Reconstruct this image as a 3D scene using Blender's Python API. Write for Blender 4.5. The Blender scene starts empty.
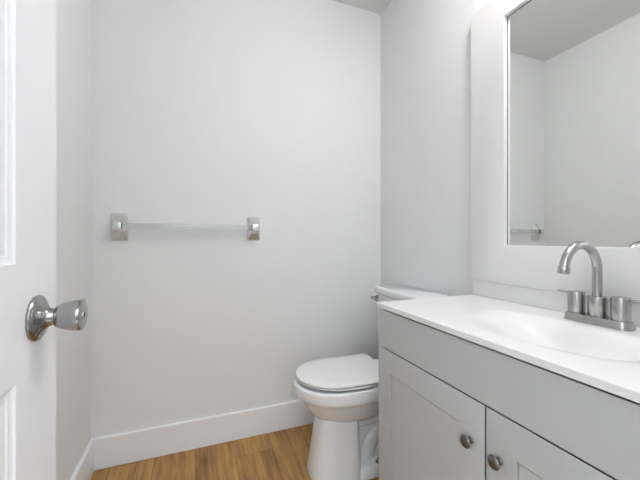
import bpy, bmesh, math, random
from mathutils import Vector, Matrix
random.seed(4)
SC = bpy.context.scene
COL = SC.collection
PI = math.pi

# ------------------------------------------------------------------ camera
cam_data = bpy.data.cameras.new('camera')
cam = bpy.data.objects.new('camera', cam_data)
COL.objects.link(cam)
cam.location = (0.0, 0.0, 1.042)
cam.rotation_euler = (PI/2, 0.0, -math.radians(21.104))
cam_data.sensor_fit = 'HORIZONTAL'
cam_data.sensor_width = 36.0
cam_data.lens = 36.0*324.23/640.0
cam_data.shift_y = -0.4/640.0
cam_data.clip_start = 0.01
SC.camera = cam

# ------------------------------------------------------------------ world (soft light of the hall behind the open doorway)
W = bpy.data.worlds.new('world')
SC.world = W
W.use_nodes = True
WN, WL = W.node_tree.nodes, W.node_tree.links
w_tc = WN.new('ShaderNodeTexCoord'); w_sp = WN.new('ShaderNodeSeparateXYZ')
WL.new(w_tc.outputs['Generated'], w_sp.inputs[0])
w_mr = WN.new('ShaderNodeMapRange'); w_mr.inputs[1].default_value = -1.0; w_mr.inputs[2].default_value = 1.0
WL.new(w_sp.outputs[2], w_mr.inputs[0])
w_cr = WN.new('ShaderNodeValToRGB'); WL.new(w_mr.outputs[0], w_cr.inputs[0])
for w_pos, w_val in ((0.46, 0.16), (0.54, 0.42), (0.70, 1.0)):      # dim below, brightest towards the hall's ceiling
    w_el = w_cr.color_ramp.elements[0] if w_pos == 0.46 else (w_cr.color_ramp.elements[1] if w_pos == 0.70 else w_cr.color_ramp.elements.new(w_pos))
    w_el.position = w_pos; w_el.color = (0.90*w_val, 0.955*w_val, 1.0*w_val, 1)
WL.new(w_cr.outputs[0], WN['Background'].inputs[0])
WN['Background'].inputs[1].default_value = 3.1

# ------------------------------------------------------------------ colour management
vs = SC.view_settings
vs.view_transform = 'Standard'
vs.look = 'None'
vs.gamma = 1.0
vs.use_curve_mapping = False
vs.exposure = 0.1
LAMP = 66.0

# ------------------------------------------------------------------ room dimensions
D, XL, XR, H = 1.742, -0.4374, 1.0743, 2.44
YF = -0.02          # room side of the doorway wall

# ------------------------------------------------------------------ materials
def mat(name, col, rough=0.5, metal=0.0, spec=0.5, bump=None, coat=0.0, aniso=0.0):
    m = bpy.data.materials.new(name)
    m.use_nodes = True
    b = m.node_tree.nodes['Principled BSDF']
    b.inputs['Base Color'].default_value = (*col, 1)
    b.inputs['Roughness'].default_value = rough
    b.inputs['Metallic'].default_value = metal
    b.inputs['Specular IOR Level'].default_value = spec
    b.inputs['Coat Weight'].default_value = coat
    if aniso: b.inputs['Anisotropic'].default_value = aniso
    if bump:
        sc, st, dist = bump
        nt = m.node_tree
        tc = nt.nodes.new('ShaderNodeTexCoord')
        nz = nt.nodes.new('ShaderNodeTexNoise')
        nz.inputs['Scale'].default_value = sc
        nz.inputs['Detail'].default_value = 3
        bp = nt.nodes.new('ShaderNodeBump')
        bp.inputs['Strength'].default_value = st
        bp.inputs['Distance'].default_value = dist
        nt.links.new(tc.outputs['Object'], nz.inputs['Vector'])
        nt.links.new(nz.outputs['Fac'], bp.inputs['Height'])
        nt.links.new(bp.outputs['Normal'], b.inputs['Normal'])
    return m

M_WALL = mat('wall_paint', (0.81, 0.82, 0.822), 0.6, spec=0.3, bump=(220, 0.08, 0.002))
M_CEIL = mat('ceiling_paint', (0.77, 0.775, 0.77), 0.8, spec=0.2, bump=(150, 0.15, 0.003))
M_TRIM = mat('trim_paint', (0.865, 0.88, 0.895), 0.35, spec=0.4)
M_DOOR = mat('door_paint', (0.85, 0.855, 0.87), 0.35, spec=0.4)
M_CAB = mat('cabinet_paint', (0.525, 0.54, 0.545), 0.4, spec=0.4)
M_CABIN = mat('cabinet_inside', (0.35, 0.33, 0.30), 0.7)
M_COUNTER = mat('cultured_marble', (0.84, 0.84, 0.84), 0.2, spec=0.5)
M_FRAME = mat('mirror_frame_paint', (0.84, 0.84, 0.84), 0.4, spec=0.4)
M_CERAMIC = mat('vitreous_china', (0.835, 0.855, 0.87), 0.12, spec=0.5, coat=0.3)
M_SEAT = mat('seat_plastic', (0.83, 0.83, 0.825), 0.22, spec=0.5)
M_NICKEL = mat('brushed_nickel', (0.47, 0.465, 0.455), 0.25, metal=1.0, bump=(900, 0.03, 0.0005))
M_STEEL = mat('satin_steel', (0.37, 0.365, 0.36), 0.15, metal=1.0)
M_CHROME = mat('chrome', (0.80, 0.80, 0.79), 0.12, metal=1.0)
M_SATIN = mat('satin_chrome', (0.74, 0.74, 0.73), 0.30, metal=1.0)
M_PEWTER = mat('dark_pewter', (0.20, 0.195, 0.18), 0.32, metal=1.0)
M_HALL_GREY = mat('hall_floor_grey', (0.42, 0.42, 0.42), 0.9, spec=0.1, bump=(300, 0.4, 0.004))
M_DARK = mat('dark_gap', (0.03, 0.03, 0.03), 0.7)
M_MIRROR = mat('mirror_silver', (0.87, 0.885, 0.87), 0.0, metal=1.0)
M_RUBBER = mat('dark_slot', (0.04, 0.04, 0.04), 0.5)

M_ACRYL = bpy.data.materials.new('clear_acrylic'); M_ACRYL.use_nodes = True
nt = M_ACRYL.node_tree; nt.nodes.clear()
out = nt.nodes.new('ShaderNodeOutputMaterial')
tr = nt.nodes.new('ShaderNodeBsdfTransparent'); tr.inputs[0].default_value = (0.90, 0.91, 0.91, 1)
gl = nt.nodes.new('ShaderNodeBsdfGlossy'); gl.inputs['Roughness'].default_value = 0.08
df = nt.nodes.new('ShaderNodeBsdfDiffuse'); df.inputs[0].default_value = (0.85, 0.86, 0.86, 1)
m1 = nt.nodes.new('ShaderNodeMixShader'); m1.inputs[0].default_value = 0.17
m2 = nt.nodes.new('ShaderNodeMixShader'); m2.inputs[0].default_value = 0.08
nt.links.new(tr.outputs[0], m1.inputs[1]); nt.links.new(df.outputs[0], m1.inputs[2])
nt.links.new(m1.outputs[0], m2.inputs[1]); nt.links.new(gl.outputs[0], m2.inputs[2])
nt.links.new(m2.outputs[0], out.inputs[0])

M_BULB = bpy.data.materials.new('lit_opal_glass'); M_BULB.use_nodes = True
b = M_BULB.node_tree.nodes['Principled BSDF']
b.inputs['Base Color'].default_value = (0.9, 0.9, 0.9, 1)
b.inputs['Emission Color'].default_value = (1.0, 0.975, 0.97, 1)
b.inputs['Emission Strength'].default_value = LAMP

def wood_material():
    m = bpy.data.materials.new('oak_planks'); m.use_nodes = True
    nt = m.node_tree; N = nt.nodes; L = nt.links
    bs = N['Principled BSDF']
    def math_(op, a, b_=None, c=None):
        n = N.new('ShaderNodeMath'); n.operation = op
        for i, v in enumerate((a, b_, c)):
            if v is None: continue
            if isinstance(v, (int, float)): n.inputs[i].default_value = v
            else: L.new(v, n.inputs[i])
        return n.outputs[0]
    tc = N.new('ShaderNodeTexCoord'); sp = N.new('ShaderNodeSeparateXYZ')
    L.new(tc.outputs['Object'], sp.inputs[0])
    X, Y = sp.outputs[0], sp.outputs[1]
    px = math_('DIVIDE', math_('SUBTRACT', X, 0.182), 0.18)
    row = math_('FLOOR', px); fx = math_('SUBTRACT', px, row)
    py = math_('ADD', math_('DIVIDE', math_('SUBTRACT', Y, 1.592), 1.22), math_('FRACT', math_('MULTIPLY', row, 0.37)))
    cl = math_('FLOOR', py); fy = math_('SUBTRACT', py, cl)
    cb = N.new('ShaderNodeCombineXYZ'); L.new(row, cb.inputs[0]); L.new(cl, cb.inputs[1])
    wn = N.new('ShaderNodeTexWhiteNoise'); wn.noise_dimensions = '3D'; L.new(cb.outputs[0], wn.inputs['Vector'])
    rnd = wn.outputs['Value']
    def grain(sx, sy, scale, detail, dist=0.0):
        c = N.new('ShaderNodeCombineXYZ')
        L.new(math_('MULTIPLY', X, sx), c.inputs[0])
        L.new(math_('MULTIPLY', Y, sy), c.inputs[1])
        L.new(math_('MULTIPLY', rnd, 37.0), c.inputs[2])
        n = N.new('ShaderNodeTexNoise'); n.inputs['Scale'].default_value = scale
        n.inputs['Detail'].default_value = detail; n.inputs['Distortion'].default_value = dist
        L.new(c.outputs[0], n.inputs['Vector'])
        return n.outputs['Fac']
    g1 = grain(9.0, 1.1, 2.0, 5, 1.2)
    g2 = grain(60.0, 2.5, 2.0, 4, 0.4)
    g3 = grain(3.0, 1.5, 2.2, 3, 0.8)
    mixv = math_('ADD', math_('ADD', math_('MULTIPLY', g1, 0.5), math_('MULTIPLY', g2, 0.28)), math_('MULTIPLY', g3, 0.22))
    mixv = math_('ADD', mixv, math_('MULTIPLY', math_('SUBTRACT', rnd, 0.5), 0.16))
    cr = N.new('ShaderNodeValToRGB')
    e = cr.color_ramp.elements
    e[0].position = 0.30; e[0].color = (0.17, 0.078, 0.024, 1)
    e[1].position = 0.70; e[1].color = (0.62, 0.375, 0.140, 1)
    k = e.new(0.50); k.color = (0.43, 0.235, 0.076, 1)
    L.new(mixv, cr.inputs[0])
    dx = math_('MULTIPLY', math_('MINIMUM', fx, math_('SUBTRACT', 1.0, fx)), 0.18)
    dy = math_('MULTIPLY', math_('MINIMUM', fy, math_('SUBTRACT', 1.0, fy)), 1.22)
    dd = math_('MINIMUM', dx, dy)
    seam = N.new('ShaderNodeMapRange'); seam.inputs[1].default_value = 0.0005; seam.inputs[2].default_value = 0.0017
    seam.inputs[3].default_value = 0.55; seam.inputs[4].default_value = 1.0
    L.new(dd, seam.inputs[0])
    mx = N.new('ShaderNodeMix'); mx.data_type = 'RGBA'; mx.blend_type = 'MULTIPLY'; mx.inputs[0].default_value = 1.0
    L.new(cr.outputs[0], mx.inputs[6]); L.new(seam.outputs[0], mx.inputs[7])
    L.new(mx.outputs[2], bs.inputs['Base Color'])
    bs.inputs['Roughness'].default_value = 0.42
    bs.inputs['Specular IOR Level'].default_value = 0.35
    bp = N.new('ShaderNodeBump'); bp.inputs['Strength'].default_value = 0.15; bp.inputs['Distance'].default_value = 0.002
    L.new(g2, bp.inputs['Height']); L.new(bp.outputs[0], bs.inputs['Normal'])
    return m
M_WOOD = wood_material()

# ------------------------------------------------------------------ mesh helpers
def add_box(bm, x0, x1, y0, y1, z0, z1, bevel=0.0, seg=2):
    x0, x1 = sorted((x0, x1)); y0, y1 = sorted((y0, y1)); z0, z1 = sorted((z0, z1))
    r = bmesh.ops.create_cube(bm, size=1.0)
    vs_ = r['verts']
    for v in vs_:
        v.co = Vector(((x0+x1)/2 + v.co.x*(x1-x0), (y0+y1)/2 + v.co.y*(y1-y0), (z0+z1)/2 + v.co.z*(z1-z0)))
    if bevel > 0:
        es = list({e for v in vs_ for e in v.link_edges})
        bmesh.ops.bevel(bm, geom=es, offset=bevel, segments=seg, profile=0.5, affect='EDGES')

def add_loft(bm, rings, cap0=True, cap1=True, closed=True):
    """rings: list of lists of points with equal counts"""
    R = [[bm.verts.new(p) for p in ring] for ring in rings]
    n = len(R[0])
    for a, b_ in zip(R, R[1:]):
        for i in range(n if closed else n-1):
            j = (i+1) % n
            bm.faces.new((a[i], a[j], b_[j], b_[i]))
    if cap0: bm.faces.new(list(reversed(R[0])))
    if cap1: bm.faces.new(R[-1])

def add_lathe(bm, profile, origin, axis='Z', n=40):
    """profile: (t along axis, radius)"""
    o = Vector(origin)
    rings = []
    for t, r in profile:
        ring = []
        for i in range(n):
            a = 2*PI*i/n
            c, s = max(r, 1e-5)*math.cos(a), max(r, 1e-5)*math.sin(a)
            if axis == 'Z': p = Vector((c, s, t))
            elif axis == 'X': p = Vector((t, c, s))
            elif axis == '-X': p = Vector((-t, c, -s))
            elif axis == 'Y': p = Vector((s, t, c))
            else: p = Vector((-s, -t, c))
            ring.append(o+p)
        rings.append(ring)
    add_loft(bm, rings)

def add_tube(bm, pts, radius, n=20):
    """swept round tube; radius number or list"""
    pts = [Vector(p) for p in pts]
    rings = []
    up = None
    for i, p in enumerate(pts):
        t = (pts[min(i+1, len(pts)-1)] - pts[max(i-1, 0)]).normalized()
        if up is None:
            up = Vector((0, 1, 0)) if abs(t.y) < 0.9 else Vector((0, 0, 1))
        u = (up - t*up.dot(t)).normalized(); w = t.cross(u)
        up = u
        r = radius[i] if isinstance(radius, (list, tuple)) else radius
        rings.append([p + (u*math.cos(2*PI*k/n) + w*math.sin(2*PI*k/n))*r for k in range(n)])
    add_loft(bm, rings)

def rrect(cx, cy, hx, hy, r, z, k=6):
    """rounded rectangle ring in the XY plane at height z"""
    r = min(r, hx-1e-4, hy-1e-4)
    pts = []
    for (sx, sy, a0) in ((1, 1, 0), (-1, 1, PI/2), (-1, -1, PI), (1, -1, 1.5*PI)):
        for i in range(k+1):
            a = a0 + PI/2*i/k
            pts.append(Vector((cx + sx*(hx-r) + r*math.cos(a), cy + sy*(hy-r) + r*math.sin(a), z)))
    return pts

def build(name, bm, material, parent=None, smooth=35.0, origin=None):
    bmesh.ops.remove_doubles(bm, verts=bm.verts, dist=1e-6)
    bmesh.ops.recalc_face_normals(bm, faces=bm.faces)
    me = bpy.data.meshes.new(name)
    if origin is not None:
        bmesh.ops.translate(bm, verts=bm.verts, vec=-Vector(origin))
    bm.to_mesh(me); bm.free()
    me.materials.append(material)
    if smooth:
        for p in me.polygons: p.use_smooth = True
        me.set_sharp_from_angle(angle=math.radians(smooth))
    o = bpy.data.objects.new(name, me)
    COL.objects.link(o)
    if origin is not None: o.location = origin
    if parent is not None: o.parent = parent
    return o

def tag(o, label=None, cat=None, group=None, kind=None):
    if label: o['label'] = label
    if cat: o['category'] = cat
    if group: o['group'] = group
    if kind: o['kind'] = kind
    return o

def empty(name, loc, label, cat, group=None):
    o = bpy.data.objects.new(name, None)
    o.empty_display_size = 0.05
    COL.objects.link(o); o.location = loc
    return tag(o, label, cat, group)

def part(name, bm, material, root, smooth=35.0, parent=None):
    """a part modelled in room coordinates, parented below root (an unrotated Empty)"""
    bmesh.ops.translate(bm, verts=bm.verts, vec=-Vector(root.location))
    return build(name, bm, material, parent or root, smooth)

def structure(name, bm, material, label, cat, smooth=0):
    return tag(build(name, bm, material, None, smooth), label, cat, kind='structure')

# ------------------------------------------------------------------ room shell
bm = bmesh.new(); add_box(bm, XL-0.1, XR+0.1, YF-0.055, D+0.1, -0.08, 0.0)
structure('floor', bm, M_WOOD, 'warm oak plank floor running towards the back wall', 'floor')
bm = bmesh.new(); add_box(bm, XL-0.1, XR+0.1, -1.3, YF-0.055, -0.08, 0.0)  # unseen hall floor, neutral grey added to cut warm bounce into the room
structure('floor_hall', bm, M_HALL_GREY, 'unseen hall floor outside the doorway, grey added to cut warm bounce light', 'floor')
bm = bmesh.new(); add_box(bm, XL-0.1, XR+0.1, YF-0.11, D+0.1, H, H+0.08)
structure('ceiling', bm, M_CEIL, 'plain off-white ceiling, its corner just showing at the top', 'ceiling')
bm = bmesh.new(); add_box(bm, XL-0.1, XR+0.1, D, D+0.1, 0.0, H)
structure('wall_back', bm, M_WALL, 'plain off-white back wall carrying the towel bar', 'wall')
bm = bmesh.new(); add_box(bm, XL-0.1, XL, YF-0.11, D, 0.0, H)
structure('wall_left', bm, M_WALL, 'narrow strip of off-white left wall behind the open door', 'wall')
bm = bmesh.new(); add_box(bm, XR, XR+0.1, YF-0.11, D, 0.0, H)
structure('wall_right', bm, M_WALL, 'off-white right wall behind the toilet tank and the mirror', 'wall')
bm = bmesh.new()
DOX0, DOX1, DOH = -0.275, 0.45, 2.04
add_box(bm, XL, DOX0, YF-0.11, YF, 0, H); add_box(bm, DOX1, XR, YF-0.11, YF, 0, H); add_box(bm, DOX0, DOX1, YF-0.11, YF, DOH, H)
structure('wall_front', bm, M_WALL, 'off-white wall with the doorway, behind the camera', 'wall')

def baseboard(name, a, b_, normal, label):
    """a, b_: ends along the wall at the wall plane; profile with eased top edge"""
    bb, bt = 0.1425, 0.0146
    prof = [(0, 0.002), (bt, 0.002), (bt, bb-0.004), (bt-0.0015, bb-0.001), (bt-0.004, bb), (0, bb)]
    bm = bmesh.new(); n = Vector(normal)
    rings = [[Vector(p) + n*x + Vector((0, 0, z)) for x, z in prof] for p in (a, b_)]
    add_loft(bm, rings)
    structure(name, bm, M_TRIM, label, 'baseboard')
baseboard('baseboard_back', (XL, D, 0), (XR, D, 0), (0, -1, 0), 'white baseboard along the back wall below the towel bar')
baseboard('baseboard_left', (XL, YF, 0), (XL, D-0.0146, 0), (1, 0, 0), 'white baseboard along the left wall by the open door')
baseboard('baseboard_right', (XR, 1.012, 0), (XR, D-0.0146, 0), (-1, 0, 0), 'white baseboard along the right wall behind the toilet')

# ------------------------------------------------------------------ open door on the left
def make_door():
    xf, xb = -0.235, -0.270
    ye, yh = 0.721, 0.012
    z0, z1 = 0.008, 2.03
    stile = 0.142
    mid = (ye+yh)/2
    ys = sorted([yh, yh+stile, mid-0.045, mid+0.045, ye-stile, ye])
    zs = [z0, 0.23, 0.838, 1.0075, 1.62, 1.73, 1.92, z1]
    prof = [(0.0, 0.0), (0.0014, 0.0026), (0.005, 0.0040), (0.011, 0.0044), (0.0125, 0.0066), (0.019, 0.0068), (0.021, 0.0052), (0.026, 0.0050), (0.034, 0.0034), (0.052, 0.0010)]
    bm = bmesh.new()
    for xs_, sgn in ((xf, -1), (xb, 1)):
        for i in range(5):
            for j in range(7):
                a0, a1, b0, b1 = ys[i], ys[i+1], zs[j], zs[j+1]
                if i in (1, 3) and j in (1, 3, 5):
                    prev = None
                    for off, dep in prof:
                        x = xs_ + sgn*dep
                        ring = [bm.verts.new((x, a0+off, b0+off)), bm.verts.new((x, a1-off, b0+off)), bm.verts.new((x, a1-off, b1-off)), bm.verts.new((x, a0+off, b1-off))]
                        if prev:
                            for k in range(4): bm.faces.new((prev[k], prev[(k+1) % 4], ring[(k+1) % 4], ring[k]))
                        prev = ring
                    bm.faces.new(prev)
                else:
                    bm.faces.new([bm.verts.new(p) for p in ((xs_, a0, b0), (xs_, a1, b0), (xs_, a1, b1), (xs_, a0, b1))])
    for q in (((xf, ye, z0), (xb, ye, z0), (xb, ye, z1), (xf, ye, z1)), ((xf, yh, z0), (xb, yh, z0), (xb, yh, z1), (xf, yh, z1)),
              ((xf, yh, z0), (xb, yh, z0), (xb, ye, z0), (xf, ye, z0)), ((xf, yh, z1), (xb, yh, z1), (xb, ye, z1), (xf, ye, z1))):
        bm.faces.new([bm.verts.new(p) for p in q])
    door = structure('door_1', bm, M_DOOR, 'white panelled door standing open at the left edge of the photo', 'door', smooth=12)
    ky, kz = 0.641, 0.918
    def knob(x, axis):
        bm = bmesh.new()
        add_lathe(bm, [(0.0265, 0.0), (0.0265, 0.0150), (0.028, 0.0172), (0.032, 0.0193), (0.037, 0.0212), (0.043, 0.0229), (0.049, 0.0241), (0.055, 0.0248), (0.0605, 0.0250), (0.0625, 0.0243), (0.0632, 0.0225), (0.0632, 0.0085), (0.0632, 0.0)], (x, ky, kz), axis, 48)
        k = build('doorknob', bm, M_STEEL, door); k['label'] = 'brushed steel doorknob with keyhole'
        bm = bmesh.new()
        add_lathe(bm, [(0.0, 0.0), (0.0, 0.0355), (0.003, 0.0362), (0.0055, 0.0350), (0.0085, 0.0300), (0.012, 0.0225), (0.0155, 0.0168), (0.019, 0.0140), (0.0272, 0.0132), (0.0272, 0.0)], (x, ky, kz), axis, 48)
        build('rosette', bm, M_STEEL, k)
        s = 1 if axis == 'X' else -1
        bm = bmesh.new()
        add_lathe(bm, [(0.0622, 0.0), (0.0622, 0.0072), (0.0640, 0.0072), (0.0646, 0.006), (0.0646, 0.0)], (x, ky, kz), axis, 24)
        build('lock_plug', bm, M_CHROME, k)
        bm = bmesh.new()
        add_box(bm, x+s*0.0640, x+s*0.0652, ky-0.0020, ky+0.0020, kz-0.0056, kz+0.0056, 0.0004)
        add_box(bm, x+s*0.0640, x+s*0.0650, ky-0.0013, ky+0.0028, kz-0.0010, kz+0.0022)
        build('keyhole', bm, M_RUBBER, k)
    knob(xf, 'X'); knob(xb, '-X')
    bm = bmesh.new(); add_box(bm, -0.264, -0.241, ye-0.001, ye+0.0015, kz-0.028, kz+0.028, 0.0006)
    build('latch_plate', bm, M_STEEL, door)
    for hz in (0.25, 1.02, 1.80):
        bm = bmesh.new(); add_lathe(bm, [(hz-0.045, 0.0), (hz-0.045, 0.006), (hz+0.045, 0.006), (hz+0.045, 0.0)], (xf-0.004, yh-0.004, 0), 'Z', 16)
        build('hinge', bm, M_STEEL, door)
make_door()

# ------------------------------------------------------------------ vanity cabinet
XF = 0.6062          # front of the countertop
VY0, VY1 = 0.094, 1.009
ZC = 0.819
def make_vanity():
    root = empty('vanity_cabinet', ((XF+XR)/2, (VY0+VY1)/2, 0.0), 'light grey shaker vanity cabinet with two doors under the white countertop', 'cabinet')
    xd, xc = 0.6135, 0.6315      # face of the doors, face of the carcass behind them
    xbk = XR-0.003; top = 0.8019
    bm = bmesh.new()
    add_box(bm, xc, xbk, VY1-0.016, VY1, 0.0, top, 0.0008)
    add_box(bm, xc, xbk, VY0, VY0+0.016, 0.0, top, 0.0008)
    add_box(bm, xc, xbk, VY0+0.016, VY1-0.016, 0.10, 0.116)
    add_box(bm, xbk-0.006, xbk, VY0+0.016, VY1-0.016, 0.116, top)
    add_box(bm, xc+0.05, xc+0.068, VY0+0.016, VY1-0.016, 0.685, 0.697)      # stretcher behind the false front
    add_box(bm, xc+0.06, xc+0.075, VY0+0.016, VY1-0.016, 0.0, 0.10)         # toe kick
    part('carcass', bm, M_CAB, root)
    bm = bmesh.new(); 
    def fr(x, z1): return [Vector((x, VY0+0.001, 0.6685)), Vector((x, VY1-0.001, 0.6685)), Vector((x, VY1-0.001, z1)), Vector((x, VY0+0.001, z1))]
    add_loft(bm, [fr(xc-0.0005, 0.7830), fr(xd, 0.7967)])
    part('false_drawer_front', bm, M_CAB, root)
    split = 0.5505
    def shaker(y0, y1, z0, z1, ky, bev):
        bm = bmesh.new(); s, dep = 0.0755, 0.0030
        ob = [(y0, z0), (y1, z0), (y1, z1), (y0, z1)]
        def ring(x, off): return [Vector((x, y0+off, z0+off)), Vector((x, y1-off, z0+off)), Vector((x, y1-off, z1-off)), Vector((x, y0+off, z1-off))]
        back = [Vector((xc-0.0005, y0+bev, z0)), Vector((xc-0.0005, y1, z0)), Vector((xc-0.0005, y1, z1-0.017)), Vector((xc-0.0005, y0+bev, z1-0.017))]
        rings = [back, ring(xd+0.0018, 0), ring(xd+0.0005, 0.0005), ring(xd, 0.0018), ring(xd, s), ring(xd+0.0003, s+0.0002), ring(xd+0.0085, s+0.0003), ring(xd+0.0085, s+0.0030), ring(xd+dep, s+0.0031)]
        add_loft(bm, rings)
        d = part('cabinet_door', bm, M_CAB, root, smooth=25)
        kz = 0.565
        bm = bmesh.new()
        add_lathe(bm, [(0.0, 0.0), (0.0, 0.0080), (0.0015, 0.0086), (0.003, 0.0078), (0.0045, 0.0056), (0.010, 0.0050), (0.0130, 0.0062), (0.0150, 0.0125), (0.0165, 0.0147), (0.0180, 0.0150), (0.0205, 0.0135), (0.0225, 0.0095), (0.0236, 0.0045), (0.0239, 0.0)], (xd, ky, kz), '-X', 36)
        k = part('knob', bm, M_PEWTER, root, parent=d)
        k['label'] = 'dark pewter mushroom knob'
    shaker(split+0.002, VY1-0.001, 0.125, 0.6643, split+0.041, 0.017)
    shaker(VY0+0.001, split-0.002, 0.125, 0.6643, split-0.037, 0.0)
make_vanity()

# ------------------------------------------------------------------ countertop with moulded basin
def make_counter():
    root = empty('vanity_countertop', ((XF+XR)/2, (VY0+VY1)/2, ZC-0.0165), 'glossy white one-piece countertop with shallow moulded basin on the grey cabinet', 'countertop')
    x0, x1, y0, y1 = XF, XR-0.002, VY0-0.003, 1.008
    zt, zb = ZC, ZC-0.0165
    cx, cy, ay, dep = 0.855, 0.530, 0.255, 0.068
    def basin(x, y):
        dx, dy = abs(x-cx)/(0.205 if x < cx else 0.105), abs(y-cy)/ay
        r = (dx**2.3+dy**2.3)**(1/2.3)
        if r >= 1.0: return 0.0
        t = 1.0-r
        lip = min(1.0, t)
        s = lip**3*(lip*(6*lip-15)+10)
        return dep*s
    nx, ny = 96, 140
    bm = bmesh.new()
    def xs(i):
        return x0 + (x1-x0)*i/nx
    def ysf(j):
        return y0 + (y1-y0)*j/ny
    e = 0.0015
    g = []
    for i in range(nx+1):
        rowv = []
        for j in range(ny+1):
            x, y = xs(i), ysf(j)
            if i == 0: x += e
            if j == 0: y += e
            if j == ny: y -= e
            rowv.append(bm.verts.new((x, y, zt-basin(x, y))))
        g.append(rowv)
    for i in range(nx):
        for j in range(ny):
            bm.faces.new((g[i][j], g[i+1][j], g[i+1][j+1], g[i][j+1]))
    border = [g[i][0] for i in range(nx+1)] + [g[nx][j] for j in range(1, ny+1)] + [g[i][ny] for i in range(nx-1, -1, -1)] + [g[0][j] for j in range(ny-1, 0, -1)]
    def outward(v, z):
        x, y = v.co.x, v.co.y
        if x < x0+e+1e-5: x = x0
        if y < y0+e+1e-5: y = y0
        if y > y1-e-1e-5: y = y1
        return bm.verts.new((x, y, z))
    r1 = [outward(v, zt-0.0012) if False else outward(v, zt-e) for v in border]
    r2 = [bm.verts.new((v.co.x, v.co.y, zb)) for v in r1]
    n = len(border)
    for k in range(n):
        j = (k+1) % n
        bm.faces.new((border[k], border[j], r1[j], r1[k])); bm.faces.new((r1[k], r1[j], r2[j], r2[k]))
    # underside: flat ring and the bowl shell below it
    h = []
    for i in range(nx+1):
        rowv = []
        for j in range(ny+1):
            x, y = xs(i), ysf(j)
            rowv.append(bm.verts.new((x, y, zb-basin(x, y))))
        h.append(rowv)
    for i in range(len(h)-1):
        for j in range(len(h[0])-1):
            bm.faces.new((h[i][j], h[i][j+1], h[i+1][j+1], h[i+1][j]))
    part('counter_slab', bm, M_COUNTER, root, smooth=30)
    bm = bmesh.new(); add_box(bm, 1.0542, XR-0.001, y0, 1.0075, zt-0.0002, 0.8795, 0.003)
    part('backsplash', bm, M_COUNTER, root)
    bm = bmesh.new()
    zd = zt-dep
    add_lathe(bm, [(zd-0.03, 0.0), (zd-0.03, 0.016), (zd+0.0002, 0.021), (zd+0.0008, 0.0225), (zd+0.0012, 0.021), (zd+0.0008, 0.017), (zd+0.0014, 0.016), (zd+0.0020, 0.008), (zd+0.0021, 0.0)], (cx, cy, 0), 'Z', 32)
    part('drain', bm, M_NICKEL, root)
make_counter()

# ------------------------------------------------------------------ faucet
def make_faucet():
    fx, fy, z0 = 0.995, 0.537, ZC+0.0006
    root = empty('bathroom_faucet', (fx, fy, z0), 'brushed nickel two-handle faucet with high curved spout on the white countertop', 'faucet')
    bm = bmesh.new()
    rings = [rrect(fx, fy, 0.0260, 0.0755, 0.019, z0), rrect(fx, fy, 0.0265, 0.0760, 0.0195, z0+0.001), rrect(fx, fy, 0.0257, 0.0752, 0.019, z0+0.0055),
             rrect(fx, fy, 0.0232, 0.0725, 0.017, z0+0.0185), rrect(fx, fy, 0.0222, 0.0715, 0.016, z0+0.0200), rrect(fx, fy, 0.0210, 0.0702, 0.015, z0+0.0204)]
    add_loft(bm, rings); part('base_plate', bm, M_NICKEL, root)
    zb = z0+0.020
    for s in (1, -1):
        hy = fy + s*0.0508
        bm = bmesh.new()
        add_lathe(bm, [(zb, 0.0), (zb, 0.0190), (zb+0.001, 0.0197), (zb+0.0025, 0.0197), (zb+0.003, 0.0190), (zb+0.005, 0.0190), (zb+0.0055, 0.0197), (zb+0.055, 0.0197), (zb+0.0575, 0.0188), (zb+0.0582, 0.0175), (zb+0.0582, 0.0)], (fx, hy, 0), 'Z', 44)
        h = part('handle', bm, M_NICKEL, root)
        bm = bmesh.new()
        add_tube(bm, [(fx, hy+s*0.018, zb+0.0525), (fx, hy+s*0.048, zb+0.0535), (fx, hy+s*0.0505, zb+0.0536), (fx, hy+s*0.0512, zb+0.0536)], [0.0031, 0.0031, 0.0027, 0.0012], 14)
        part('lever', bm, M_NICKEL, root, parent=h)
    bm = bmesh.new()
    add_lathe(bm, [(zb, 0.0), (zb, 0.0198), (zb+0.001, 0.0204), (zb+0.050, 0.0204), (zb+0.0522, 0.0196), (zb+0.0527, 0.0185), (zb+0.0527, 0.0)], (fx, fy, 0), 'Z', 44)
    part('spout_collar', bm, M_NICKEL, root)
    R, zc, rt = 0.0668, 0.9612, 0.0109
    pts = [(fx, fy, zb+0.045), (fx, fy, zb+0.08)]
    for k in range(0, 33):
        a = math.radians(171)*k/32
        pts.append((fx-R+R*math.cos(a), fy, zc+R*math.sin(a)))
    a = math.radians(171)
    tdir = Vector((-math.sin(a), 0, math.cos(a)))
    tip = Vector(pts[-1])
    bm = bmesh.new(); add_tube(bm, pts, rt, 28); sp = part('spout', bm, M_NICKEL, root)
    bm = bmesh.new()
    q = [tip-tdir*0.002, tip-tdir*0.0018, tip+tdir*0.0, tip+tdir*0.014, tip+tdir*0.0152, tip+tdir*0.0153, tip+tdir*0.013]
    add_tube(bm, [tuple(v) for v in q[:6]], [0.0112, 0.0122, 0.0129, 0.0129, 0.0122, 0.0095], 28)
    part('aerator', bm, M_NICKEL, root, parent=sp)
make_faucet()

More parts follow.
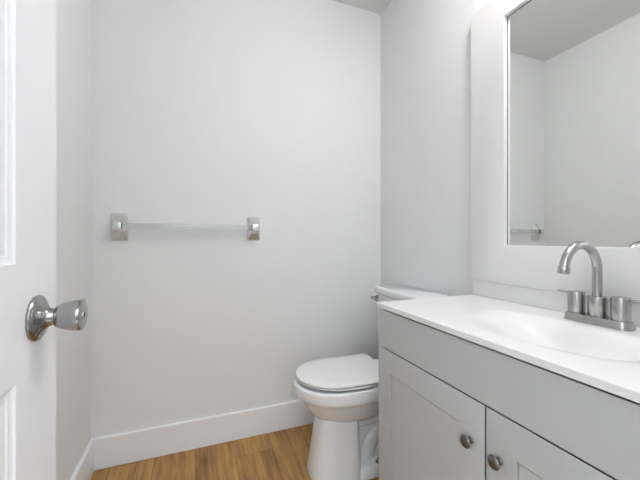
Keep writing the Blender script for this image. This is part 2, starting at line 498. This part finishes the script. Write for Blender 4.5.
# ------------------------------------------------------------------ framed mirror
def make_mirror():
    fy0, fy1, fz0, fz1 = 0.080, 1.008, 0.8805, 1.9521
    my0, my1, mz0, mz1 = 0.231, 0.8565, 1.0216, 1.8537
    xf, xw = 1.0456, XR-0.0005
    root = empty('wall_mirror', (xw, (my0+my1)/2, fz0), 'large wall mirror in a wide flat white frame above the backsplash', 'mirror')
    def ring(x, y0, y1, z0, z1): return [Vector((x, y0, z0)), Vector((x, y1, z0)), Vector((x, y1, z1)), Vector((x, y0, z1))]
    bm = bmesh.new()
    e = 0.0018
    rings = [ring(xw, fy0, fy1, fz0, fz1), ring(xf+e, fy0, fy1, fz0, fz1), ring(xf+e*0.3, fy0+e*0.3, fy1-e*0.3, fz0+e*0.3, fz1-e*0.3), ring(xf, fy0+e, fy1-e, fz0+e, fz1-e),
             ring(xf, my0-e, my1+e, mz0-e, mz1+e), ring(xf+e*0.3, my0-e*0.3, my1+e*0.3, mz0-e*0.3, mz1+e*0.3), ring(xf+e, my0, my1, mz0, mz1), ring(xw, my0, my1, mz0, mz1)]
    add_loft(bm, rings, cap0=False, cap1=False)
    part('frame', bm, M_FRAME, root, smooth=25)
    bm = bmesh.new(); g = 0.0030
    add_box(bm, 1.0615, xw-0.001, my0+g, my1-g, mz0+0.0003, mz1-g)
    part('mirror_glass', bm, M_MIRROR, root, smooth=0)
    bm = bmesh.new()  # dark strips stand in for the shade in the gap around the glass
    x = 1.0612
    add_box(bm, x, x+0.003, my1-g+0.0002, my1-0.0001, mz0+0.001, mz1-0.0001)
    add_box(bm, x, x+0.003, my0+0.0001, my0+g-0.0002, mz0+0.001, mz1-0.0001)
    add_box(bm, x, x+0.003, my0+g-0.0002, my1-g+0.0002, mz1-g+0.0002, mz1-0.0001)
    part('edge_gap_shade', bm, M_DARK, root, smooth=0)
make_mirror()

# ------------------------------------------------------------------ towel bar
def make_towel_bar():
    z, y = 1.1015, D
    xs_ = (-0.3255, 0.2925)
    root = empty('towel_bar', (0.0, D, z), 'clear acrylic towel bar on two satin metal brackets on the back wall', 'towel bar')
    def rect(cx, hx, hz, yy, cz, r):
        return [Vector((p.x, yy, p.y)) for p in rrect(cx, cz, hx, hz, r, 0, 4)]
    for cx in xs_:
        bm = bmesh.new()
        P_ = [(0.0000, 0.0330, 0.0630, 0.004), (0.0050, 0.0330, 0.0630, 0.004), (0.0070, 0.0322, 0.0620, 0.004), (0.0090, 0.0300, 0.0585, 0.004),
              (0.0180, 0.0262, 0.0470, 0.004), (0.0280, 0.0225, 0.0345, 0.005), (0.0360, 0.0200, 0.0262, 0.006), (0.0440, 0.0190, 0.0225, 0.007),
              (0.0600, 0.0185, 0.0215, 0.008), (0.0650, 0.0165, 0.0195, 0.008), (0.0672, 0.0120, 0.0150, 0.008)]
        add_loft(bm, [rect(cx, hx, hz, y-t, z, r) for t, hx, hz, r in P_])
        part('bracket', bm, M_SATIN, root, smooth=30)
    bm = bmesh.new()
    hb = 0.0140; yc = y-0.050
    rings = []
    for x in (xs_[0]+0.012, xs_[1]-0.012):
        rings.append([Vector((x, yc+p.x, z+0.001+p.y)) for p in rrect(0, 0, hb, hb, 0.0025, 0, 3)])
    add_loft(bm, rings)
    part('bar', bm, M_ACRYL, root)['label'] = 'clear acrylic square bar'
    for cx, s in zip(xs_, (1, -1)):
        bm = bmesh.new()
        add_loft(bm, [[Vector((cx+s*t, yc+p.x, z+0.001+p.y)) for p in rrect(0, 0, h, h, 0.003, 0, 3)] for t, h in ((0.016, 0.0152), (0.0190, 0.0152), (0.0190, 0.0143))])
        part('socket_rim', bm, M_PEWTER, root)
make_towel_bar()

# ------------------------------------------------------------------ toilet
TC = 1.330           # its centre line
def egg(xb, xt, b_, z, yc=TC, n=56, back=2.6, wide=0.50, front=2.1):
    """outline of a bowl seen from above: tip at xt (towards the room), back at xb"""
    xm = xb + (xt-xb)*wide
    pts = []
    for i in range(n):
        a = 2*PI*i/n
        c, s = math.cos(a), math.sin(a)
        p = front if c > 0 else back
        c2 = math.copysign(abs(c)**(2/p), c); s2 = math.copysign(abs(s)**(2/p), s)
        x = xm + c2*((xt-xm) if c > 0 else (xm-xb))
        pts.append(Vector((x, yc+s2*b_, z)))
    return pts
def make_toilet():
    root = empty('toilet', (0.98, TC, 0.0), 'white two-piece toilet with closed lid between the vanity and the back wall', 'toilet')
    # bowl: rim band, undercut and rounded underside
    bm = bmesh.new()
    R = [(0.835, 0.420, 0.158, 0.416), (0.838, 0.412, 0.166, 0.4175), (0.840, 0.406, 0.171, 0.4145), (0.840, 0.404, 0.173, 0.408), (0.840, 0.409, 0.170, 0.374), (0.840, 0.413, 0.168, 0.362), (0.840, 0.419, 0.164, 0.359), (0.840, 0.428, 0.159, 0.3575),
         (0.840, 0.436, 0.152, 0.351), (0.838, 0.445, 0.144, 0.331), (0.834, 0.458, 0.131, 0.305), (0.826, 0.477, 0.113, 0.279), (0.814, 0.503, 0.092, 0.256), (0.80, 0.540, 0.062, 0.240)]
    add_loft(bm, [egg(*r[:3], r[3]) for r in R])
    part('bowl', bm, M_CERAMIC, root, smooth=50)
    # horn joining the bowl to the deck, and the deck that carries the tank
    bm = bmesh.new()
    add_loft(bm, [rrect(0.925, TC, hx, hy, r, z) for hx, hy, r, z in ((0.110, 0.085, 0.05, 0.290), (0.125, 0.100, 0.05, 0.330), (0.130, 0.110, 0.05, 0.400), (0.127, 0.107, 0.05, 0.412), (0.120, 0.10, 0.045, 0.4145))])
    add_loft(bm, [[Vector((x, TC+p.x, z+p.y)) for p in rrect(0, 0, hy, hz, 0.03, 0)] for x, hy, hz, z in ((0.70, 0.075, 0.05, 0.285), (0.80, 0.085, 0.05, 0.300), (0.90, 0.085, 0.05, 0.330))])
    part('tank_deck', bm, M_CERAMIC, root, smooth=50)
    # pedestal column at the front
    bm = bmesh.new()
    rows = [(0.000, 0.470, 0.690, 0.112), (0.012, 0.468, 0.690, 0.113), (0.030, 0.472, 0.690, 0.111), (0.100, 0.484, 0.688, 0.103), (0.180, 0.496, 0.686, 0.094), (0.250, 0.505, 0.686, 0.088), (0.300, 0.510, 0.688, 0.086)]
    def ped(z, xt, xb, hy):
        return egg(xb, xt, hy, z, back=5.0, wide=0.45, front=2.7)
    add_loft(bm, [ped(*r) for r in rows])
    part('pedestal', bm, M_CERAMIC, root, smooth=50)
    # trapway: S-bend behind the column
    bm = bmesh.new()
    pts = [(0.735, 0.0), (0.738, 0.05), (0.750, 0.10), (0.780, 0.142), (0.825, 0.155), (0.870, 0.142), (0.895, 0.10), (0.905, 0.05), (0.907, 0.0)]
    dense = []
    for i in range(len(pts)-1):
        for k in range(4):
            t = k/4
            p0, p1, p2, p3 = pts[max(i-1, 0)], pts[i], pts[i+1], pts[min(i+2, len(pts)-1)]
            f = lambda a, b_, c, d: 0.5*((2*b_)+(-a+c)*t+(2*a-5*b_+4*c-d)*t*t+(-a+3*b_-3*c+d)*t**3)
            dense.append((f(p0[0], p1[0], p2[0], p3[0]), TC, f(p0[1], p1[1], p2[1], p3[1])))
    dense.append((pts[-1][0], TC, pts[-1][1]))
    add_tube(bm, dense, 0.052, 24)
    add_box(bm, 0.66, 0.90, TC-0.038, TC+0.038, 0.02, 0.27, 0.01)
    for s in (1, -1): add_tube(bm, [(0.66, TC+s*0.034, 0.205), (0.78, TC+s*0.034, 0.215), (0.90, TC+s*0.034, 0.225)], 0.016, 14)
    part('trapway', bm, M_CERAMIC, root, smooth=60)
    # foot flange with bolts
    bm = bmesh.new()
    add_loft(bm, [rrect(0.785, TC, hx, hy, 0.03, z) for hx, hy, z in ((0.125, 0.107, 0.0), (0.126, 0.108, 0.006), (0.123, 0.103, 0.034), (0.119, 0.098, 0.043), (0.110, 0.090, 0.046))])
    part('foot', bm, M_CERAMIC, root, smooth=40)
    for s in (1, -1):
        bm = bmesh.new()
        add_lathe(bm, [(0.037, 0.0), (0.037, 0.015), (0.041, 0.015), (0.041, 0.010), (0.050, 0.0095), (0.050, 0.0055), (0.060, 0.005), (0.060, 0.0)], (0.772, TC+s*0.080, 0.008), 'Z', 6)
        part('floor_bolt', bm, M_PEWTER, root, smooth=0)['label'] = 'dark metal floor bolt and nut'
    # seat and lid
    bm = bmesh.new()
    add_loft(bm, [egg(0.832, 0.430, 0.153, 0.4250), egg(0.833, 0.423, 0.160, 0.4258), egg(0.833, 0.4185, 0.1640, 0.4290), egg(0.833, 0.420, 0.1625, 0.4325), egg(0.832, 0.427, 0.156, 0.4335)])
    part('seat', bm, M_SEAT, root, smooth=40)
    bm = bmesh.new()
    lidk = dict(back=24.0, wide=0.58)
    add_loft(bm, [egg(0.822, 0.432, 0.150, 0.4366, **lidk), egg(0.824, 0.423, 0.158, 0.4374, **lidk), egg(0.825, 0.4165, 0.1625, 0.441, **lidk), egg(0.825, 0.4175, 0.1615, 0.4455, **lidk), egg(0.823, 0.424, 0.155, 0.4487, **lidk), egg(0.80, 0.47, 0.118, 0.4505, **lidk), egg(0.74, 0.54, 0.05, 0.4515, **lidk)])
    part('lid', bm, M_SEAT, root, smooth=40)
    for s in (1, -1):
        bm = bmesh.new(); add_box(bm, 0.815, 0.862, TC+s*0.075-0.02, TC+s*0.075+0.02, 0.4135, 0.438, 0.006, 3)
        part('hinge', bm, M_SEAT, root)
    # tank
    bm = bmesh.new()
    xb = 1.060; ty = 0.195
    def tk(z, xf, hy, r=0.014): return rrect((xb+xf)/2, TC, (xb-xf)/2, hy, r, z)
    add_loft(bm, [tk(0.4150, 0.925, ty-0.030), tk(0.423, 0.912, ty-0.020), tk(0.46, 0.906, ty-0.016), tk(0.62, 0.904, ty-0.011), tk(0.7530, 0.902, ty-0.008)])
    tank = part('tank', bm, M_CERAMIC, root, smooth=50)
    bm = bmesh.new()
    add_loft(bm, [tk(0.7585, 0.896, ty-0.003), tk(0.7592, 0.892, ty), tk(0.763, 0.890, ty+0.001), tk(0.785, 0.889, ty+0.001), tk(0.790, 0.890, ty), tk(0.7935, 0.8935, ty-0.004, 0.012), tk(0.795, 0.899, ty-0.009, 0.009)])
    part('tank_lid', bm, M_CERAMIC, root, smooth=50)
    bm = bmesh.new()
    ly, lz = TC+ty-0.022, 0.735
    add_lathe(bm, [(-0.004, 0.0), (-0.004, 0.011), (0.004, 0.011), (0.006, 0.009), (0.010, 0.006), (0.026, 0.006), (0.026, 0.0)], (0.898, ly, lz), '-X', 20)
    add_tube(bm, [(0.872, ly+0.010, lz), (0.870, ly-0.02, lz-0.002), (0.871, ly-0.06, lz-0.008), (0.873, ly-0.068, lz-0.009)], [0.0065, 0.006, 0.0055, 0.003], 14)
    part('flush_lever', bm, M_STEEL, root)['label'] = 'small metal flush lever'
    root.rotation_euler = (0, 0, -math.radians(3.0))   # it sits slightly askew
    return root
toilet = make_toilet()

# ------------------------------------------------------------------ vanity light above the mirror (lights the room, above the picture's edge)
def make_light():
    z, y = 2.32, 0.490
    root = empty('vanity_light', (XR, y, z), 'three-globe vanity light on the right wall above the mirror', 'light')
    bm = bmesh.new(); add_box(bm, XR-0.025, XR-0.0005, y-0.24, y+0.24, z-0.05, z+0.05, 0.006)
    part('back_plate', bm, M_NICKEL, root)
    for k in (-1, 0, 1):
        yy = y+k*0.135
        bm = bmesh.new(); add_lathe(bm, [(0.02, 0.0), (0.02, 0.03), (0.03, 0.018), (0.175, 0.018), (0.18, 0.03), (0.195, 0.03), (0.195, 0.0)], (XR, yy, z), '-X', 24)
        part('lamp_holder', bm, M_NICKEL, root)
        bm = bmesh.new()
        prof = [(0.190+0.05*(1-math.cos(PI*i/14)), 0.05*math.sin(PI*i/14)) for i in range(15)]
        add_lathe(bm, prof, (XR, yy, z), '-X', 28)
        part('globe', bm, M_BULB, root)
make_light()
